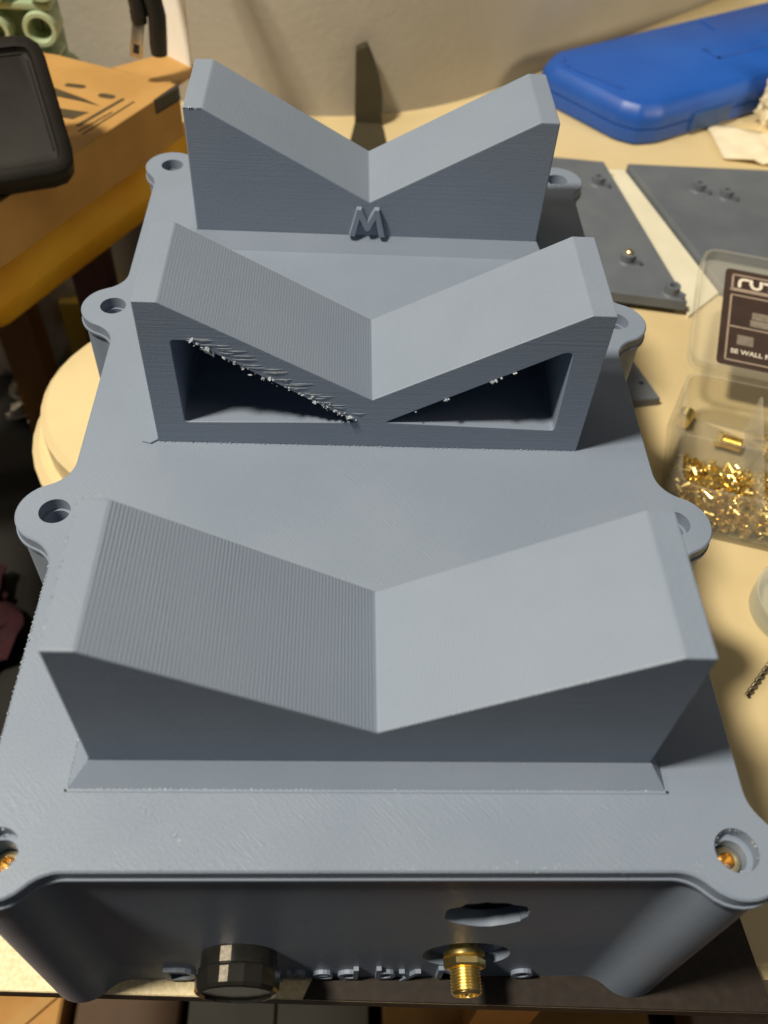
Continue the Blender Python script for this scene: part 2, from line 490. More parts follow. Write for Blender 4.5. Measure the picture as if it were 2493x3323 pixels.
MF = Matrix(((1, 0, 0, 0), (0, 0, 1, FY), (0, 1, 0, 0), (0, 0, 0, 1)))   # (x, z, depth) -> world
oc = [(22.9, -25.8, 8.1), (22.4, -55.6, 9.6)]
rect = [(fx[0], ZB), (fx[1], ZB), (fx[1], -3.25), (fx[0], -3.25)]
hl = [circle(*c, 32) for c in oc]
random.seed(21)
hl[0] = [(x + random.uniform(-.35, .35), z - (abs(math.sin((x - 15) * .9)) * .9 if z > -21 else 0) + random.uniform(-.3, .3)) for x, z in hl[0]]
loops = [[Vector((x, z, 0)) for x, z in rect]] + [[Vector((x, z, 0)) for x, z in h] for h in hl]
flat = [p for l in loops for p in l]
mb.add([(p.x, p.y, 0) for p in flat], [tuple(t) for t in tessellate_polygon(loops)], 0, MF)
for (cx, cz, r), h, dep in zip(oc, hl, (3.2, 2.2)):
    for i in range(32):
        a, b = h[i], h[(i + 1) % 32]
        mb.add([(*a, 0), (*b, 0), (*b, dep), (*a, dep)], [(0, 1, 2, 3)], 0, MF)
    if dep < 3: mb.add([(*p, dep) for p in h], [tuple(range(32))], 0, MF)
# dark chamber behind the upper opening
cx, cz, r = oc[0]
ch = circle(cx, cz, r + 5, 32)
for i in range(32):
    a, b = ch[i], ch[(i + 1) % 32]; c, d = hl[0][i], hl[0][(i + 1) % 32]
    mb.add([(*a, 3.2), (*b, 3.2), (*b, 40), (*a, 40)], [(0, 1, 2, 3)], 0, MF)
    mb.add([(*a, 3.2), (*b, 3.2), (*d, 3.2), (*c, 3.2)], [(0, 1, 2, 3)], 0, MF)
mb.add([(*p, 40) for p in ch], [tuple(range(32))], 0, MF)
body = mb.build('body', P_WALL, enc, smooth=35)

mb = MB(); prism(mb, lid_outline(-0.32), [circle(x, y, 3.6, 20) for x, y in HOLES], -3.9, -3.1, .1); mb.build('rim', P_SMOOTH, enc, smooth=30)

# brass inserts in the screw wells of the front ears
for (x, y), z in zip(HOLES[:2], (-5.4, -7.5)):
    mb = MB(); M = Matrix.Translation((x, y, z))
    lathe(mb, [(2.5, -6), (2.5, 0), (2.2, .2), (1.5, .2), (1.4, -.3), (1.4, -5)], 24, M, cap0=True, cap1=True)
    mb.build('brass_insert', M_BRASS, enc, smooth=40)

# V cradles
W2, TW, HT, VB, DP = 50.0, 5.15, 40.3, 15.0, 29.0
prof = [(-W2, 0), (W2, 0), (W2, HT), (W2 - TW, HT), (0, VB), (-W2 + TW, HT), (-W2, HT)]
def cradle(y0, foot, wins, ridge, jitter):
    mb = MB()
    y1 = y0 + DP
    MX = Matrix(((1, 0, 0, 0), (0, 0, 1, 0), (0, 1, 0, 0), (0, 0, 0, 1)))
    loops = [[Vector((x, z, 0)) for x, z in prof]] + [[Vector((x, z, 0)) for x, z in h] for h in wins]
    flat = [p for l in loops for p in l]
    if wins: mb.add([(p.x, y0, p.y) for p in flat], [tuple(t) for t in tessellate_polygon(loops)])
    else: mb.add([(x, y0, z) for x, z in prof], [tuple(range(7))])
    mb.add([(x, y1, z) for x, z in prof], [tuple(range(7))[::-1]])
    for i in range(7):
        a, b = prof[i], prof[(i + 1) % 7]
        mi = 1 if (i == 4 and ridge) else (3 if i in (3, 4) else (2 if i in (2, 5) else 0))
        mb.add([(a[0], y0, a[1]), (b[0], y0, b[1]), (b[0], y1, b[1]), (a[0], y1, a[1])], [(0, 1, 2, 3)], mi)
    for h in wins:
        k = len(h)
        for i in range(k):
            a, b = h[i], h[(i + 1) % k]
            mb.add([(a[0], y0, a[1]), (b[0], y0, b[1]), (b[0], y1 - 3, b[1]), (a[0], y1 - 3, a[1])], [(0, 1, 2, 3)])
        mb.add([(x, y1 - 3, z) for x, z in h], [tuple(range(k))])
    o = mb.build('cradle', [P_WALL, P_RIDGE if ridge == 1 else P_FAINT, P_LID, P_FAINT], enc)
    bv = o.modifiers.new('edge', 'BEVEL'); bv.width = 0.00035; bv.segments = 2; bv.limit_method = 'ANGLE'; bv.angle_limit = R(20)
    bv.harden_normals = False
    if foot:
        c, zz = foot
        mf = MB()
        A = [(-W2 - .05, y0 - .05, zz), (W2 + .05, y0 - .05, zz), (W2 + .05, y1 + .05, zz), (-W2 - .05, y1 + .05, zz)]
        Bq = [(-W2 - c, y0 - c, 0.02), (W2 + c * .8, y0 - c, 0.02), (W2 + c * .8, y1 + .3, 0.02), (-W2 - c, y1 + .3, 0.02)]
        mf.add(A + Bq, [(0, 1, 5, 4), (1, 2, 6, 5), (2, 3, 7, 6), (3, 0, 4, 7)])
        mf.build('foot_flange', P_SMOOTH, o)
    return o
def rtri(p, r=0.8):
    out = []
    n = len(p)
    for i in range(n):
        a, b, c = (Vector(p[i - 1]), Vector(p[i]), Vector(p[(i + 1) % n]))
        d1 = (a - b).normalized(); d2 = (c - b).normalized()
        out += [tuple(b + d1 * r), tuple(b + (d1 + d2) * r * .3), tuple(b + d2 * r)]
    return out
winL = rtri([(-43.0, 6.6), (-3.2, 7.8), (-39.6, 30.6), (-43.4, 30.6)])
winR = rtri([(3.2, 8.0), (43.2, 6.8), (42.8, 30.2), (41.0, 30.2)])
cr1 = cradle(-14.0, (3.7, 3.9), [], 1, 0)
cr2 = cradle(67.4, None, [winL, winR], 2, 0)
cr3 = cradle(149.6, (3.4, 4.2), [], False, 0)

# raised M below the groove of the far cradle
MT = Matrix(((1, 0, 0, -5.0), (0, 0, -1, 149.6 - 0.75), (0, 1, 0, 4.5), (0, 0, 0, 1)))
mb = MB()
prism(mb, [(-.7, 0), (1.1, 0), (2.35, 5.6), (4.1, 1.9), (5.2, 1.9), (6.95, 5.6), (8.2, 0), (10.0, 0), (7.9, 9.0), (6.5, 9.0), (4.65, 5.0), (2.8, 9.0), (1.4, 9.0)], [], -0.9, 0.75, .2, 0, 0, True, MT)
mb.build('raised_letter', P_SMOOTH, cr3)

# raised front lettering, bottom of the front panel
def front_text(txt, x0, x1, size=11.4, z=-73.0):
    vs, fs = text_mesh(txt, size, 0.5, Matrix.Identity(4), 0.06, 0.03, 1.1)
    a = min(v[0] for v in vs); b = max(v[0] for v in vs); k = (x1 - x0) / (b - a)
    mb = MB(); mb.add([(x0 + (x - a) * k, FY - 0.35 - d, z + h) for x, h, d in vs], fs)
    mb.build('raised_lettering', P_PALE2, body, recalc=True)
P_PALE2 = P_SMOOTH
front_text('Designed', -44.0, -0.6); front_text('by', 3.4, 13.6); front_text('M', 17.4, 25.0); front_text('o', 34.6, 39.6)

# knob
KC = (-26.3, -53.4)
MK = Matrix(((1, 0, 0, KC[0]), (0, 0, -1, FY), (0, 1, 0, KC[1]), (0, 0, 0, 1)))
mb = MB(); lathe(mb, [(7.4, -0.3), (7.9, 0.0), (8.0, .4), (8.0, 3.3), (8.15, 3.5)], 48, MK)
kb = mb.build('control_knob', M_KNOB, enc, smooth=35)
mb = MB(); lathe(mb, [(8.0, 3.2), (8.75, 3.7), (8.8, 4.0), (8.8, 7.2), (8.4, 7.8), (7.6, 8.0), (7.4, 7.5), (6.0, 7.4)], 14, MK)
mb.build('knob_cap', M_KNOB, kb)
def strip(r, h0, h1, a0, a1):
    mb = MB(); vs = []; fs = []; k = 6
    for i in range(k + 1):
        a = R(a0 + (a1 - a0) * i / k)
        for rr in (r, r + .08):
            for h in (h0, h1): vs.append((rr * math.cos(a), rr * math.sin(a), h))
    for i in range(k):
        b = i * 4; c = b + 4
        fs += [(b + 2, b + 3, c + 3, c + 2), (b, c, c + 1, b + 1), (b, b + 2, c + 2, c), (b + 1, c + 1, c + 3, b + 3)]
    fs += [(0, 1, 3, 2), (4 * k, 4 * k + 2, 4 * k + 3, 4 * k + 1)]
    mb.add(vs, fs, 0, MK); mb.build('indicator_line', M_LINE, kb)
strip(8.0, .3, 3.2, 97, 114); strip(8.72, 4.2, 7.2, 98, 110)

# gold coaxial connector
MS = Matrix(((1, 0, 0, 22.0), (0, 0, -1, FY + 2.2), (0, 1, 0, -56.0), (0, 0, 0, 1)))
sma = MB(); lathe(sma, [(3.0, -.3), (3.0, 1.6), (3.0, 9.8), (2.7, 10.1), (1.9, 10.1), (1.9, 8.4)], 28, MS)
con = sma.build('coaxial_connector', M_GOLD, enc, smooth=40)
mb = MB(); pr = []
h = 4.9
while h < 9.5:
    pr += [(2.95, h), (3.28, h + .28), (2.95, h + .56)]; h += .62
lathe(mb, pr, 28, MS); mb.build('thread', M_GOLD, con, smooth=20)
mb = MB(); lathe(mb, [(2.9, 1.6), (4.4, 1.6), (4.5, 1.9), (4.5, 2.7), (4.0, 2.9), (3.4, 3.0)], 28, MS); mb.build('washer', M_GOLD, con, smooth=40)
mb = MB(); lathe(mb, [(2.9, 2.9), (4.5, 3.0), (4.6, 3.3), (4.6, 4.5), (4.2, 4.9), (2.9, 4.95)], 6, MS); mb.build('hex_nut', M_GOLD, con)
mb = MB(); lathe(mb, [(0.5, 8.2), (0.5, 9.9), (.3, 10.1)], 12, MS); mb.build('centre_pin', M_GOLD, con, smooth=40)

# print scars and blobs
def crumb(mb, p, r):
    M = Matrix.Translation(p) @ Matrix.Rotation(random.uniform(0, 6), 4, Vector((random.random(), random.random(), random.random() + .1)).normalized())
    v = [(1, 0, 0), (-1, 0, 0), (0, .8, 0), (0, -.8, 0), (0, 0, .6), (0, 0, -.6)]
    v = [tuple(c * r * random.uniform(.6, 1.3) for c in q) for q in v]
    mb.add(v, [(0, 2, 4), (2, 1, 4), (1, 3, 4), (3, 0, 4), (2, 0, 5), (1, 2, 5), (3, 1, 5), (0, 3, 5)], 0, M)
mb = MB()
def flake(mb, p, a, b, c):
    M = Matrix.Translation(p) @ Matrix.Rotation(random.uniform(0, 6), 4, Vector((random.gauss(0, 1), random.gauss(0, 1), random.gauss(0, 1))).normalized())
    v = [(a, 0, 0), (-a, .2 * b, .1 * c), (.2 * a, b, 0), (-.3 * a, -b, 0), (.1 * a, 0, c), (0, .1 * b, -c), (.7 * a, -.6 * b, .4 * c)]
    mb.add(v, [(0, 2, 4), (2, 1, 4), (1, 3, 4), (3, 6, 4), (6, 0, 4), (2, 0, 5), (1, 2, 5), (3, 1, 5), (6, 3, 5), (0, 6, 5)], 0, M)
for i in range(110):
    t = random.random() ** 0.8
    x = -40 + 37 * t; z = 30.7 - 22.6 * t
    k = random.choice((.4, .5, .6, .8, 1.2))
    flake(mb, (x + random.gauss(0, .3), 67.4 + random.uniform(-.5, .6), z + random.gauss(0, .35) + .1), .75 * k, .4 * k, .28 * k)
for i in range(30):
    t = random.random(); x = -40 + 36 * t; z = 30.9 - 22.4 * t + random.uniform(.2, 2.2)
    L = random.uniform(1.5, 6); tube(mb, [(x, 67.33, z), (x + L * .5, 67.25, z + random.gauss(0, .08)), (x + L, 67.36, z)], [.02, .07, .02], 5)
for t, r in ((.18, .5), (.36, .75), (.37, .5), (.62, .7), (.64, .6), (.74, .55), (.75, .5), (.67, .4)):
    crumb(mb, (3.5 + 37 * t, 67.2, 8.3 + 22 * t - .4), r)
o = mb.build('support_scar', P_PALE, cr2, recalc=False); o['kind'] = 'stuff'
mb = MB()
y = -26.0
while y < 31: crumb(mb, (-LX + .25, y, 0.0), random.uniform(.24, .42)); y += random.uniform(.9, 1.25)
x = -53.6
while x < 53: crumb(mb, (x, -17.75, 0.05), random.uniform(.28, .46) if x < -10 else random.uniform(.18, .32)); x += random.uniform(.8, 1.15)
y = -17.6
while y < -6: crumb(mb, (-53.6, y, 0.05), random.uniform(.25, .4)); y += random.uniform(.8, 1.2)
for i in range(14): crumb(mb, (-53.4 + i * .26 + random.gauss(0, .15), -17.4 + i * .26, i * .28), random.uniform(.2, .42))
for i in range(26):
    t = i / 25
    crumb(mb, (-41 + 11 * t + random.gauss(0, .25), -20.5 - 8 * t + random.gauss(0, .2), 0.0), random.uniform(.2, .38))
for (hx, hy) in HOLES[:2]:
    for i in range(26):
        a = random.uniform(0, 6.28); crumb(mb, (hx + 3.55 * math.cos(a), hy + 3.55 * math.sin(a), 0), random.uniform(.1, .28))
for i in range(150):
    x = random.uniform(-60, 60); crumb(mb, (x, Y0 + .9 + random.gauss(0, .5), 0), random.uniform(.08, .2))
for i in range(60):
    crumb(mb, (random.uniform(-62, 62), random.uniform(-30, 190), 0), random.uniform(.06, .16))
y = 16
while y < 44: crumb(mb, (-55.5 - .02 * y + random.gauss(0, .1), y, 0), random.uniform(.15, .3)); y += random.uniform(.8, 1.6)
o = mb.build('seam_blob', P_PALE, lid, recalc=False); o['kind'] = 'stuff'
mb = MB()
y = -12.5
while y < 14.5: crumb(mb, (-W2 + .1, y, HT), random.uniform(.2, .36)); y += random.uniform(.9, 1.4)
for i in range(60):
    t = i / 59
    crumb(mb, (2 + 43 * t, -14.0, VB + (HT - VB) * (2 + 43 * t) / 44.85 - .05), random.uniform(.08, .2))
for i in range(20): crumb(mb, (-W2 + random.uniform(0, 5), 15 + random.gauss(0, .3), HT), random.uniform(.1, .22))
o = mb.build('seam_blob', P_PALE, cr1, recalc=False); o['kind'] = 'stuff'
mb = MB()
for i in range(12): crumb(mb, (-50 + random.uniform(0, 5), 149.6, HT), random.uniform(.15, .35))
o = mb.build('seam_blob', P_PALE, cr3, recalc=False); o['kind'] = 'stuff'
mb = MB()
x = -49.5
while x < 50: crumb(mb, (x, 67.3, 0.1), random.uniform(.2, .42)); x += random.uniform(.8, 1.5)
o = mb.build('bottom_seam', P_SMOOTH, cr2, recalc=False); o['kind'] = 'stuff'
# brim flap left under the corner of the middle cradle
mb = MB(); prism(mb, [(-53.6, 67.0), (-51.6, 66.4), (-50.1, 67.6), (-50.0, 76), (-50.6, 76)], [], 0.0, .5, .1)
mb.build('brim_flap', P_SMOOTH, cr2)

mb = MB()
for a, b in (((-53.9, -18.0), (53.2, -18.0)), ((-53.9, -18.0), (-53.9, -4)), ((53.2, -18.0), (53.2, -12))):
    ribbon(mb, [a, b], .5, 0, .2, Matrix.Identity(4))
mb.build('brim_line', P_SMOOTH, cr1)

# ------------------------------------------------------------------ printed plates
def post(parent, x, y, z, h=4.0, rot=0.0, brass=False):
    M = Matrix.Translation((x, y, z)) @ Matrix.Rotation(rot, 4, 'Z')
    mb = MB(); lathe(mb, [(4.0, 0), (3.3, .7), (3.2, h), (1.5, h), (1.4, h - 2.6)], 18, M)
    p = mb.build('standoff_post', P_PLATE, parent, smooth=40)
    mb = MB(); prism(mb, [(-1, -.7), (6.4, -.7), (6.4, .7), (-1, .7)], [], 0, h * .6, 0, 0, 0, True, M @ Matrix.Rotation(R(-55), 4, 'Z'))
    mb.build('gusset', P_PLATE, p)
    if brass:
        mb = MB(); lathe(mb, [(1.7, h - 1.5), (1.7, h + 1.2), (1.3, h + 1.6), (.6, h + 1.6), (.5, h)], 14, M)
        mb.build('brass_insert', M_BRASS, p, smooth=40)
pa = thing('printed_plate', 'grey printed plate with posts partly behind the enclosure', 'plate', (100, 290, TT), 'grey printed plates')
mb = MB(); prism(mb, [(44, 243), (139.2, 227.6), (123.5, 341.5), (44, 350)], [], TT + 3.2, TT + 8, .4); mb.build('panel', P_PLATE, pa, smooth=30)
mb = MB(); prism(mb, [(50, 249), (133, 236.5), (119, 334), (50, 342)], [], TT, TT + 3.2, 0); mb.build('underside_rib', P_PLATE, pa)
post(pa, 116.5, 320, TT + 8, 4, .3); post(pa, 118.4, 255.5, TT + 8, 4, .5, True); post(pa, 133.2, 233, TT + 8, 4, .2)
pb = thing('printed_plate', 'grey printed plate with two posts under the clear organizer lid', 'plate', (180, 300, TT), 'grey printed plates')
mb = MB(); prism(mb, [(160, 243), (245, 235), (245, 345), (137.5, 346)], [], TT + .0, TT + 5, .4); mb.build('panel', P_PLATE, pb, smooth=30)
post(pb, 168.3, 323, TT + 5, 4, .3); post(pb, 180.8, 317.5, TT + 5, 4, .3)
pc = thing('printed_plate', 'small grey printed strip with one hole beside the enclosure', 'plate', (108, 185, TT), 'grey printed plates')
mb = MB(); prism(mb, [(86, 166), (116.2, 171.2), (109, 196), (96, 212), (86, 212)], [circle(110.6, 179.5, 1.1, 14)], TT + .0, TT + 4, .3); mb.build('panel', P_PLATE, pc, smooth=30)

mb = MB(); prism(mb, [(141.6, 226.4), (159.2, 243.6), (136.4, 346.6), (125.0, 345.5)], [circle(129.5, 340, .9, 12)], TT, TT + 1.6, .2)
o = mb.build('cream_strip', simple('pale_cream_strip', (0.76, 0.72, 0.56), (0.82, 0.78, 0.62), 0.55, 0.05), None, (140, 290, TT))
tag(o, 'pale cream strip lying in the gap between two grey plates', 'strip')

# ------------------------------------------------------------------ blue case
case = thing('tool_case', 'closed blue plastic case with cut off corners and latch', 'case', (220, 450, TT))
ux = Vector((0.857, 0.515, 0)).normalized()
MC = frame((159, 376, TT), ux, None, (0, 0, 1))    # local x along case, y to the back
def cs(v): return v
ring = [(0, 0), (200, 0), (200, 80), (-10, 80), (-22, 74), (-26, 63), (-18, 14), (-12, 4)]
def loft(mb, rings, M, cap=True):
    n = len(rings[0][0]); vs = []; fs = []
    for poly, z in rings: vs += [(x, y, z) for x, y in poly]
    for k in range(len(rings) - 1):
        for i in range(n):
            j = (i + 1) % n; fs.append((k * n + i, k * n + j, (k + 1) * n + j, (k + 1) * n + i))
    fs.append(tuple(range(n))[::-1]); fs.append(tuple((len(rings) - 1) * n + i for i in range(n)))
    mb.add(vs, fs, 0, M)
def smooth_poly(p, r=2.6):
    out = []
    n = len(p)
    for i in range(n):
        a, b, c = Vector(p[i - 1]), Vector(p[i]), Vector(p[(i + 1) % n])
        d1 = (a - b); d2 = (c - b)
        q = min(r, d1.length * .4, d2.length * .4)
        a2 = b + d1.normalized() * q; c2 = b + d2.normalized() * q
        for k in range(4):
            t = k / 3
            out.append(tuple(a2 * (1 - t) ** 2 + b * 2 * t * (1 - t) + c2 * t * t))
    return out
sr = smooth_poly(ring)
mb = MB(); loft(mb, [(inset(sr, 2.0), 0), (inset(sr, .4), 1.6), (sr, 4), (sr, 8.4), (inset(sr, .9), 8.8)], MC)
mb.build('base_shell', M_BLUE, case, smooth=32)
mb = MB(); loft(mb, [(inset(sr, .9), 8.8), (sr, 9.3), (sr, 13), (inset(sr, .5), 15.5), (inset(sr, 3.4), 20.4), (inset(sr, 4.4), 21)], MC)
mb.build('lid_shell', M_BLUE, case, smooth=40)
mb = MB(); mb.add(*rbox(24, 54, -1.6, 1.5, 2.0, 12.5, 1.0, 2), M=MC); mb.build('latch', M_BLUED, case, smooth=40)
for pts in ([(-7, 26), (-16, 54)], [(70, 30), (150, 30)], [(70, 30), (70, 42)], [(100, 74), (97, 60)], [(-17, 59), (-14, 65)]):
    mb = MB(); ribbon(mb, pts, 2.2, 20.0, 21.5, MC); mb.build('lid_rib', M_BLUE, case, smooth=40)

# ------------------------------------------------------------------ clear organizer
org = thing('parts_organizer', 'clear plastic organizer box with its lid folded open', 'organizer', (140, 140, TT))
ud = Vector((0.275, 0.961, 0)); uv = Vector((0.961, -0.275, 0))
MO = frame((119.7, 168.0, TT), uv, None, (0, 0, 1))     # local y runs to the back, x to the right
OH = 22.0
def shell(mb, x0, x1, y0, y1, z0, z1, r, t, M, up=True):
    a = smooth_poly([(x0, y0), (x1, y0), (x1, y1), (x0, y1)], r)
    b = inset(a, t); n = len(a)
    if up: prof = [(a, z0), (a, z1), (b, z1), (b, z0 + t)]
    else: prof = [(a, z1), (a, z0), (b, z0), (b, z1 - t)]
    vs = []; fs = []
    for p, z in prof: vs += [(x, y, z) for x, y in p]
    for k in range(3):
        for i in range(n):
            j = (i + 1) % n; fs.append((k * n + i, k * n + j, (k + 1) * n + j, (k + 1) * n + i))
    fs.append(tuple(range(n))[::-1]); fs.append(tuple(3 * n + i for i in range(n)))
    mb.add(vs, fs, 0, M)
mb = MB(); shell(mb, 0, 95, -60, -1, 0, OH, 7, 1.3, MO)
tray = mb.build('tray', M_CLEAR, org, smooth=40)
for x in (29, 60):
    mb = MB(); mb.add(*box_vf(x - .5, x + .5, -58.6, -2.4, 1.4, OH - 4), M=MO); mb.build('divider', M_CLEAR, tray)
mb = MB(); mb.add(*box_vf(1.4, 93.6, -31.5, -30.5, 1.4, OH - 4), M=MO); mb.build('divider', M_CLEAR, tray)
tilt = R(10)
ML = MO @ Matrix.Translation((0, 0.5, OH)) @ Matrix.Rotation(tilt, 4, 'X')
mb = MB(); shell(mb, 0, 95, 0, 60, -1.3, 4.5, 7, 1.2, ML)
olid = mb.build('lid', M_CLEAR, org, smooth=40)
for x in (6, 48):
    mb = MB(); tube(mb, [MO @ Vector((x, 0.2, OH - .6)), MO @ Vector((x + 9, 0.2, OH - .6))], 1.3, 10); mb.build('hinge', M_CLEAR, org, smooth=40)
# dark printed card inside the lid
lx0, ly0, ly1 = 10.5, 5.0, 55.0
mb = MB(); prism(mb, smooth_poly([(lx0, ly0), (88, ly0), (88, ly1), (lx0, ly1)], 2), [], 0.15, .5, 0, 0, 0, True, ML)
lab = mb.build('insert_card', M_LABEL, olid)
mb = MB()
def ln(a, b, wd=.7): ribbon(mb, [a, b], wd, .48, .6, ML)
ln((13.5, 7.5), (86, 7.5)); ln((13.5, 7.5), (13.5, 41)); ln((13.5, 41), (86, 41)); ln((13.5, 24.5), (86, 24.5)); ln((31, 7.5), (31, 24.5)); ln((50, 7.5), (50, 24.5))
ln((13.5, 44), (86, 44), 1.6); ln((13.5, 52), (86, 52), .8); ln((13.5, 44), (13.5, 52), .8)
mb.build('printed_rule', M_LABLINE, lab)
mb = MB(); z0, z1 = .5, .64
def st(p, wd=1.25): ribbon(mb, p, wd, z0, z1, ML)
st([(16.2, 46), (16.2, 48.2)] + arc(18, 48.2, 1.8, 180, 90, 5) + [(19.4, 50)])
st([(20.6, 50), (20.6, 47.8)] + arc(22.6, 47.8, 1.8, 180, 360, 8) + [(24.4, 50)])
st([(25.8, 49.8), (30.4, 49.8)]); st([(28.1, 49.8), (28.1, 46)])
st([(31.8, 50), (31.8, 46)]); st([(35.4, 50), (35.4, 46)]); st([(31.8, 48), (35.4, 48)])
mb.build('logo_print', M_LABWHITE, lab)
mb = MB()
for (a, b, c, d) in ((22, 29.8, 30, 33.4), (21.5, 26, 30, 29.4), (17.2, 15.8, 23.2, 20.6), (36, 16.8, 42, 18.0), (36, 14.6, 42, 15.8), (40, 29, 46, 36), (52, 27, 60, 35)):
    prism(mb, [(a, b), (c, b), (c, d), (a, d)], [], .48, .6, 0, 0, 0, True, ML)
mb.build('part_picture', M_LABGREY, lab)
mb = MB()
for x0, tx in ((15.2, 'SE WALL F'), (32.4, 'CO WALL F')):
    vs, fs = text_mesh(tx, 3.0, 0.04, ML @ Matrix.Translation((x0, 11.2, .56)), 0, 0.06, 1.0); mb.add(vs, fs)
mb.build('caption_print', M_LABWHITE, lab)
# gold parts in the tray
random.seed(12)
mb = MB()
def pin(mb, c, d, L, r):
    c = Vector(c); d = Vector(d).normalized()
    a = c - d * L / 2; b = c + d * L / 2
    k = random.random()
    tube(mb, [MO @ a, MO @ (a + d * L * .3), MO @ (a + d * L * .31), MO @ b], [r, r, r * (1.5 if k > .5 else .7), r * (1.5 if k > .5 else .7)], 7)
for i in range(2600):
    x = random.uniform(3, 92); y = random.uniform(-57.5, -31.8)
    hgt = 2.2 + (1 - (y + 57.5) / 26 * .5) * random.uniform(0, 13)
    pin(mb, (x, y, hgt), (random.gauss(0, 1), random.gauss(0, 1), random.gauss(0, .35)), random.uniform(1.8, 4.2), random.uniform(.4, .75))
for i in range(70):
    x = random.uniform(32, 92); y = random.uniform(-29, -4)
    pin(mb, (x, y, 1.8 + random.uniform(0, 3)), (random.gauss(0, 1), random.gauss(0, 1), random.gauss(0, .3)), random.uniform(3, 5), random.uniform(.6, .9))
o = mb.build('gold_fittings', M_GOLD, None, (160, 110, TT + 1.3), smooth=40, recalc=False)
o['kind'] = 'stuff'; tag(o, 'heap of tiny gold metal fittings inside the clear organizer tray', 'fittings')
def fitting(lx, ly, ang, L, label):
    t = thing('threaded_fitting', label, 'fitting', MO @ Vector((lx, ly, 1.4)), 'larger gold fittings in the organizer')
    M = MO @ Matrix.Translation((lx, ly, 4.4)) @ Matrix.Rotation(ang, 4, 'Z') @ Matrix.Rotation(R(90), 4, 'Y')
    m2 = MB(); pr = [(2.4, 0)]
    h = .4
    while h < L - 1: pr += [(2.4, h), (2.8, h + .35), (2.4, h + .7)]; h += .8
    lathe(m2, pr, 18, M); m2.build('thread', M_GOLD, t, smooth=30)
    m2 = MB(); lathe(m2, [(3.0, -1.6), (3.0, 0.05)], 6, M); m2.build('hex_head', M_GOLD, t)
fitting(5.0, -8.0, R(75), 6, 'short gold threaded fitting standing against the organizer side wall')
fitting(19, -14.5, R(-8), 8, 'gold threaded fitting lying alone in the rear organizer compartment')

# ------------------------------------------------------------------ small things on the right of the table
jar = thing('glass_jar', 'shallow round clear glass jar on the cream table', 'jar', (140, 75, TT))
MJ = Matrix.Translation((140, 75, TT)) @ Matrix.Scale(.52, 4)
mb = MB(); lathe(mb, [(26, 0), (28, .8), (28.4, 3), (28.4, 15), (26.8, 15), (26.8, 2.4), (1, 2.2)], 56, MJ); mb.build('bowl', M_GLASS, jar, smooth=40)
mb = MB(); lathe(mb, [(28.9, 14), (28.9, 17.2), (27.8, 18.2), (22, 18.6), (1, 18.6)], 56, MJ, cap0=False); mb.build('lid', M_GLASS, jar, smooth=40)
mb = MB(); lathe(mb, [(24, 18.7), (24.6, 18.7), (24.6, 19.3), (24, 19.3), (24, 18.7)], 56, MJ, cap0=False, cap1=False); mb.build('rim_ridge', M_GLASS, jar, smooth=40)

mb = MB(); pts = []
a = Vector((115.8, 45.0, TT + .9)); b = Vector((133, 63.5, TT + .9)); dd = (b - a).normalized(); nn = Vector((-dd.y, dd.x, 0))
for ph in (0, math.pi):
    pts = []
    for i in range(70):
        t = i / 69; an = t * 34 + ph
        pts.append(a + (b - a) * t + nn * .48 * math.cos(an) + Vector((0, 0, .48 * math.sin(an))))
    tube(mb, pts, .5, 7)
o = mb.build('twisted_wire', simple('dark_steel', (0.10, 0.085, 0.06), (0.30, 0.26, 0.19), 0.4, 0.5, metal=.8), None, (124, 54, TT), smooth=60)
tag(o, 'short length of twisted dark wire lying on the cream table', 'wire')
mb = MB(); tube(mb, [(80, 113, TT + .8), (100, 112.6, TT + .8), (121.3, 109.4, TT + .8), (140, 104.6, TT + .8), (170, 99, TT + .8), (200, 98, TT + .8)], .8, 8)
o = mb.build('black_cable', M_BLK, None, (140, 104, TT), smooth=60); tag(o, 'thin black cable in front of the clear organizer', 'cable')

def crumple(name, cx, cy, z0, rx, ry, h, seed, mat, amp=.35, nx=26):
    random.seed(seed)
    bm = bmesh.new(); bmesh.ops.create_icosphere(bm, subdivisions=4, radius=1)
    from mathutils import noise as mn
    for v in bm.verts:
        d = v.co.normalized()
        k = 1 + amp * (mn.cell(d * 2.6 + Vector((seed, 0, 0))) - .3) * .5 + amp * mn.noise(d * 3.1 + Vector((seed, 3, 1))) + amp * .5 * mn.noise(d * 8 + Vector((0, seed, 1)))
        q = d * k
        v.co = Vector((cx + q.x * rx, cy + q.y * ry, z0 + max(0, (q.z + .75)) * h * .57))
    bm.verts.index_update()
    mb = MB(); mb.add([tuple(v.co) for v in bm.verts], [tuple(x.index for x in f.verts) for f in bm.faces]); bm.free()
    return mb.build(name, mat, None, (cx, cy, z0), smooth=28)
o = crumple('crumpled_tissue', 243, 404, TT, 21, 13, 36, 3, M_TISSUE); tag(o, 'crumpled cream tissue beside the blue case', 'tissue')
mb = MB(); vs = []; fs = []
random.seed(5)
for i in range(13):
    for j in range(9):
        x = 193 + i * 5; y = 362 + j * 4 - i * 1.1 + (12 - i) * .6 * (1 if j > 4 else -.0)
        z = TT + .6 + 3.2 * abs(math.sin(i * .8 + j * .35)) * min(1, i / 4) * min(1, (8 - j) / 2 + .2) + random.uniform(0, .8)
        vs.append((x, y, z))
for i in range(12):
    for j in range(8):
        k = i * 9 + j; fs.append((k, k + 9, k + 10, k + 1))
mb.add(vs, fs)
o = mb.build('paper_napkin', M_TISSUE, None, (220, 375, TT), smooth=40)
so = o.modifiers.new('thick', 'SOLIDIFY'); so.thickness = .0006; so.offset = 1
tag(o, 'flat wrinkled cream napkin behind the grey plate with two posts', 'napkin')

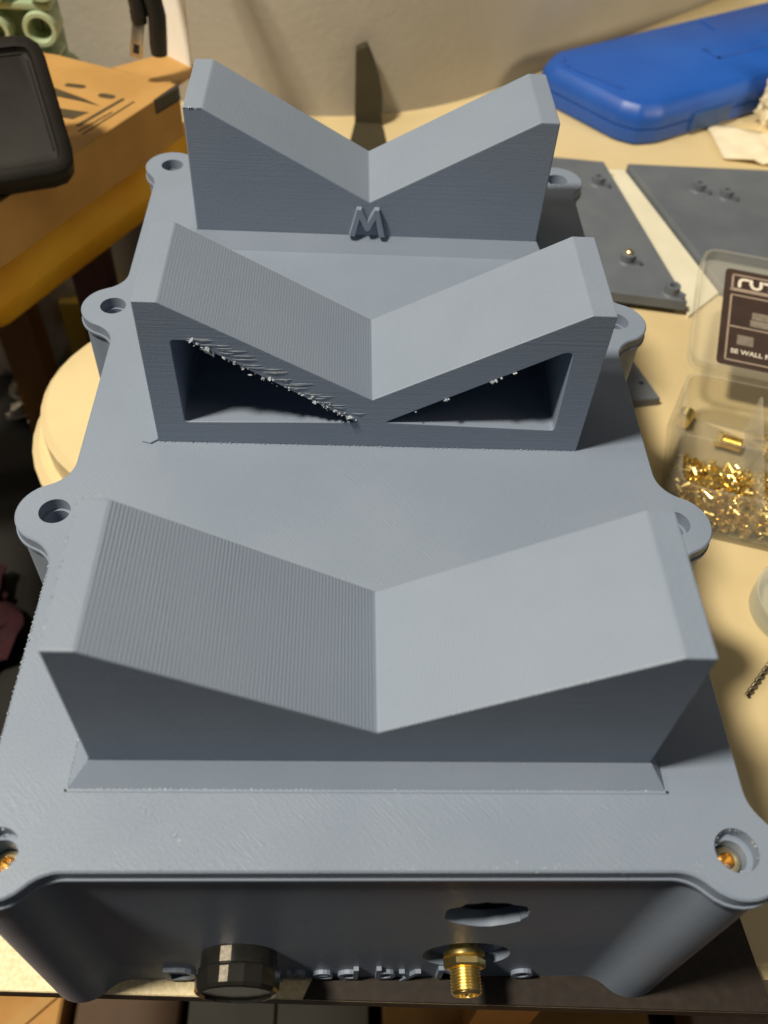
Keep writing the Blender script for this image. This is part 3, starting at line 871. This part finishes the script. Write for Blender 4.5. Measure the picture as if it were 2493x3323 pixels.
# dark pointed shape behind the far cradle, built solid with a flat foot
st_ = thing('dark_pointed_shape', 'dark olive pointed upright shape behind the farthest cradle', 'stand', (5, 372, TT))
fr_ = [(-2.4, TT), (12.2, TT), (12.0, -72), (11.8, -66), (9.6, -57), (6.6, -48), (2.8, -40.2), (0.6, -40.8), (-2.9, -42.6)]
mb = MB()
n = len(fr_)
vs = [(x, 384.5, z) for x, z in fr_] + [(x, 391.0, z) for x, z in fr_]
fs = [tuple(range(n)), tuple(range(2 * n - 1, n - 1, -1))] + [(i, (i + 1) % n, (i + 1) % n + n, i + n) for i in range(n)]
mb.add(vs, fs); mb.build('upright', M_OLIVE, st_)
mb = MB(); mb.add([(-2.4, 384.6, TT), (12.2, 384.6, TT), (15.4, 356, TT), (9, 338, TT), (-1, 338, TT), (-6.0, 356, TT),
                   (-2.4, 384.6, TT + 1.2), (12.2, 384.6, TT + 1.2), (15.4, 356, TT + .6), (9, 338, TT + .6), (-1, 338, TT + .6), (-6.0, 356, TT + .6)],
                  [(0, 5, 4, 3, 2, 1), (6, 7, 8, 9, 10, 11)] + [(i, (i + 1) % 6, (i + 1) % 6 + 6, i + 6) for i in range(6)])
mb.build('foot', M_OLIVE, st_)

# ------------------------------------------------------------------ stool with boxes on the left
stool = thing('wooden_stool', 'brown wooden stool holding the cardboard box and yellow envelope', 'stool', (-190, 300, FL))
mb = MB(); prism(mb, [(-290, 225), (-185, 232), (-130, 332), (-134, 388), (-290, 388)], [], -108, -96, 1); mb.build('seat', M_WOOD, stool, smooth=30)
for x, y, m, wd in ((-199, 350, M_WOOD, 10.5), (-156, 374, M_PLUM, 10.5), (-280, 300, M_WOOD, 9), (-280, 374, M_WOOD, 9)):
    mb = MB(); mb.add(*rbox(x - wd, x + wd, y - wd, y + wd, FL, -107.9, 1.5, 2)); mb.build('leg', m, stool, smooth=40)

# cardboard box: top corners follow its skewed placement
ctn = thing('cardboard_box', 'flat orange cardboard box printed with dark arrows on the stool', 'box', (-140, 300, -60))
cz0, cz1 = -53.0, -30.0
mb = MB()
outl = [(-80.6, 313), (-138, 337), (-290, 370), (-260, 150), (-153, 176)]
prism(mb, outl, [], cz0, cz1, .3); mb.build('carton', M_CARTON, ctn)
mb = MB(); prism(mb, [(-81.2, 313.4), (-73, 330), (-90, 345), (-112, 327)], [], cz1 - 1.2, cz1 - .4, 0); mb.build('flap', M_CARTON, ctn)
MZ = Matrix.Translation((0, 0, cz1))
mb = MB()
def mk(pts, wd): ribbon(mb, pts, wd, -.02, .12, MZ)
mk([(-126.7, 308.2), (-120.8, 307.2)], 3.2); mk([(-110.9, 300.2), (-107.0, 299.2)], 3.6)
prism(mb, [(-134, 306.5), (-134, 299), (-120, 294.5), (-110, 290.6), (-118, 296.6), (-128.5, 303)], [], -.02, .12, 0, 0, 0, True, MZ)
prism(mb, [(-130, 288), (-128, 281), (-119, 278.5), (-113.6, 284.8)], [], -.02, .12, 0, 0, 0, True, MZ)
mk([(-115.9, 273.6), (-101.9, 297.3)], 1.7); mk([(-112.5, 267.0), (-97, 295.5)], .9); mk([(-114.6, 269.0), (-104.5, 285.6)], .8)
mb.build('printed_mark', M_INK, ctn)
# dark worn notch at the end of the long edge
mb = MB()
prism(mb, [(-80.3, 312.6), (-81.2, 309.2), (-88.3, 297.4), (-88.9, 297.8), (-81.3, 313)], [], cz1 - 5.5, cz1 + .06, .3)
mb.build('torn_edge', M_BLK, ctn)

def pillow(name, outline, z0, z1, mat, n=26, seed=1, wr=1.6):
    """soft padded pouch over a four corner outline"""
    from mathutils import noise as mn
    a, b, c, d = [Vector(p) for p in outline]
    bm = bmesh.new(); gt = []; gb = []
    for i in range(n + 1):
        rt = []; rb = []
        for j in range(n + 1):
            u, v = i / n, j / n
            p = (a * (1 - u) + b * u) * (1 - v) + (d * (1 - u) + c * u) * v
            e = min(1, 9 * min(u, 1 - u)) * min(1, 9 * min(v, 1 - v)); e = e ** .45
            zt = mn.noise(Vector((p.x * .035, p.y * .035, seed))) * wr * 1.4 + mn.noise(Vector((p.x * .12, p.y * .12, seed))) * wr * .5
            zm = (z0 + z1) / 2
            rt.append(bm.verts.new((p.x, p.y, zm + (z1 - zm) * e + zt * e * .8 + .05)))
            rb.append(bm.verts.new((p.x, p.y, zm - (zm - z0) * e - .05)))
        gt.append(rt); gb.append(rb)
    for i in range(n):
        for j in range(n):
            bm.faces.new((gt[i][j], gt[i + 1][j], gt[i + 1][j + 1], gt[i][j + 1]))
            bm.faces.new((gb[i][j], gb[i][j + 1], gb[i + 1][j + 1], gb[i + 1][j]))
    def side(A, B):
        for k in range(len(A) - 1): bm.faces.new((A[k], B[k], B[k + 1], A[k + 1]))
    side([r[0] for r in gt], [r[0] for r in gb]); side([r[-1] for r in gb], [r[-1] for r in gt])
    side(gb[0], gt[0]); side(gt[-1], gb[-1])
    bm.verts.index_update()
    mb = MB(); mb.add([tuple(v.co) for v in bm.verts], [tuple(x.index for x in f.verts) for f in bm.faces]); bm.free()
    cx = sum(p[0] for p in outline) / 4; cy = sum(p[1] for p in outline) / 4
    return mb.build(name, mat, None, (cx, cy, z0), smooth=70)
o = pillow('padded_envelope', [(-72, 344), (-148, 202), (-270, 260), (-180, 388)], -95.8, -53.4, M_ENV, 34, 2, 5.5)
tag(o, 'padded yellow envelope squeezed under the orange cardboard box', 'envelope')

# black tray leaning over the box
tr = thing('black_container', 'black plastic container with rounded corners on the cardboard box', 'container', (-135, 245, -30))
xr = Vector((0.926, 0.378, 0)); up = Vector((-10, 39, 30)); zn = xr.cross(up).normalized()
MT2 = frame((-103.5, 223.0, -21.0), xr, None, zn)     # origin at lower right corner, z towards the viewer
def rrect(x0, x1, y0, y1, r): return smooth_poly([(x0, y0), (x1, y0), (x1, y1), (x0, y1)], r)
o1 = rrect(-75, 0, 0, 53, 9)
mb = MB(); loft(mb, [(inset(o1, 2.5), -13), (inset(o1, .5), -11.5), (o1, -9), (o1, -1), (inset(o1, 1.0), 0), (inset(o1, 4.5), 0), (inset(o1, 5.2), -1.6), (inset(o1, 6), -1.9)], MT2)
mb.build('shell', M_BLACK, tr, smooth=50)
mb = MB(); ribbon(mb, [(-70, 46.5), (-8, 46.5)], .5, -1.9, -1.5, MT2); ribbon(mb, [(-6.5, 44), (-6.5, 10)], .5, -1.9, -1.5, MT2); mb.build('panel_bead', M_BLACK, tr)

# pale green moulded tubes behind the box
gr = thing('tube_rack', 'pale green plastic rack of round tubes behind the cardboard box', 'rack', (-165, 362, -96))
mb = MB(); mb.add(*rbox(-250, -146, 352, 385, -96, 1, 2, 2)); mb.build('core', M_GREEND, gr, smooth=40)
def gtube(x, z, r):
    mb = MB(); M = Matrix(((1, 0, 0, x), (0, 0, -1, 356), (0, 1, 0, z), (0, 0, 0, 1)))
    lathe(mb, [(r, 0), (r, 12), (r * .94, 13), (r * .72, 13), (r * .66, 11.5), (r * .6, 2), (.2, 1.8)], 28, M); mb.build('tube', M_GREEN, gr, smooth=40)
for x, z, r in ((-145, -22.5, 7.6), (-166, -24.5, 7.6), (-187, -26, 7.6), (-141.5, -3.0, 8), (-164, -5, 8), (-186, -6, 8), (-140, -44, 7.6), (-161, -46, 7.6)):
    gtube(x, z, r)
for z in (-13.5, -34.5):
    mb = MB(); mb.add(*rbox(-250, -139, 345, 358, z - 1.6, z + 1.6, .8, 2)); mb.build('shelf', M_GREEN, gr, smooth=40)

# white card and hanging black leads
mb = MB(); mb.add(*rbox(-9.5, 9.5, -.4, .4, -31.4, 40, .2, 1), M=Matrix.Translation((-84, 337.6, 0)) @ Matrix.Rotation(R(-42), 4, 'Z')); o = mb.build('white_card', M_CARD, None, (-83, 337.6, -31.4))
tag(o, 'upright white card on the flap of the cardboard box', 'card')
def lead(label, x0, x1, z_end, plug, yy=312.0, r=3.5):
    t = thing('black_lead', label, 'lead', (x1, yy, z_end), 'black leads hanging by the white card')
    top = [(x0 - 6, yy + 30, 60), (x0 - 10, yy + 120, 75), (x0 - 14, 505 + (x0 + 90) * -1.1, 78)]
    mb = MB(); tube(mb, [(x1, yy, z_end), (x1 - (x1 - x0) * .15, yy, z_end + 4), (x0, yy, -2), (x0 - 2.5, yy, 22), (x0 - 4, yy + 6, 45)] + top, [r * .92, r, r, r * .8, r * .6, r * .5, r * .5, r * .5], 14)
    mb.build('cord', M_BLK, t, smooth=60)
    if plug:
        mb = MB(); d = Vector((x1 - x0, 0, z_end + 2)).normalized()
        M = frame((x1, yy, z_end + 1), (0, 1, 0), None, d)
        mb.add(*rbox(-2.2, 2.2, -2.6, 2.6, 0, 15, .5, 2), M=M); p = mb.build('metal_plug', M_STEEL, t, smooth=40)
        mb = MB(); mb.add(*rbox(-2.3, -1.9, -1.3, 1.3, 9, 13, .15, 1), M=M); mb.build('contact_window', M_BLK, p)
lead('black lead ending in a dull metal plug by the white card', -92.6, -93.2, -4.6, True)
lead('black lead with bare blunt end in front of the white card', -85.6, -86.8, -17.0, False, 312.0, 3.7)

# ------------------------------------------------------------------ things on the floor
o = crumple('plastic_bag', -226, 430, FL, 42, 26, 130, 7, M_BAG, .25); tag(o, 'crumpled grey plastic bag between the stool legs', 'bag')
o = crumple('foil_scrap', -212, 385, FL, 24, 16, 22, 11, M_FOIL, .6); tag(o, 'crumpled shiny foil scrap on the floor by the grey bag', 'foil')
mb = MB(); mb.add(*rbox(-196, -138, 408, 436, FL, -222, 2, 2)); o = mb.build('yellow_box', M_PAD, None, (-167, 422, FL), smooth=40); tag(o, 'bright yellow box on the floor behind the plum stool leg', 'box')
o = crumple('folded_cloth', -228, 196, FL, 38, 46, 22, 17, M_CLOTH, .22); tag(o, 'dark maroon cloth on the floor left of the enclosure', 'cloth')
kb1 = thing('kraft_carton', 'low brown kraft carton on the floor below the baseboard corner', 'carton', (-150, -10, FL))
mb = MB(); mb.add(*rbox(-215, -118, -90, 30, FL, FL + 30, 1, 1)); mb.build('carton', M_KRAFT, kb1)
mb = MB(); prism(mb, [(-190, -60), (-112, 12), (-116, 15), (-196, -56)], [], FL + 30, FL + 31.5, 0); mb.build('flap', M_CARTON, kb1)
mb = MB(); mb.add(*rbox(-114, -70, -90, 40, FL, FL + 22, 1, 1)); o = mb.build('dark_plank', M_DARKWOOD, None, (-92, -20, FL)); tag(o, 'dark brown plank on the floor under the enclosure front', 'plank')
gp = thing('grey_panel_box', 'flat grey boxy unit on the floor under the front edge', 'unit', (-30, -20, FL))
mb = MB(); mb.add(*rbox(-66, 10, -90, 46, FL, FL + 28, 2, 2)); mb.build('housing', M_GREYP, gp, smooth=40)
for x in (-30,):
    mb = MB(); mb.add(*box_vf(x, x + 1.2, -89, 44, FL + 27.9, FL + 28.6)); mb.build('seam', M_BLK, gp)
mb = MB(); mb.add(*rbox(16, 128, -90, 60, FL, FL + 34, 1, 1)); o = mb.build('kraft_sheet_box', M_CARTON, None, (70, -15, FL)); tag(o, 'wide orange brown carton on the floor under the connector', 'carton')
mb = MB(); mb.add(*rbox(150, 240, -90, 40, FL, FL + 24, 2, 2)); o = mb.build('pale_box', simple('pale_pink_card', (0.42, 0.30, 0.24), (0.48, 0.36, 0.29), .7), None, (195, -25, FL)); tag(o, 'pale pinkish box on the floor below the right baseboard end', 'box')
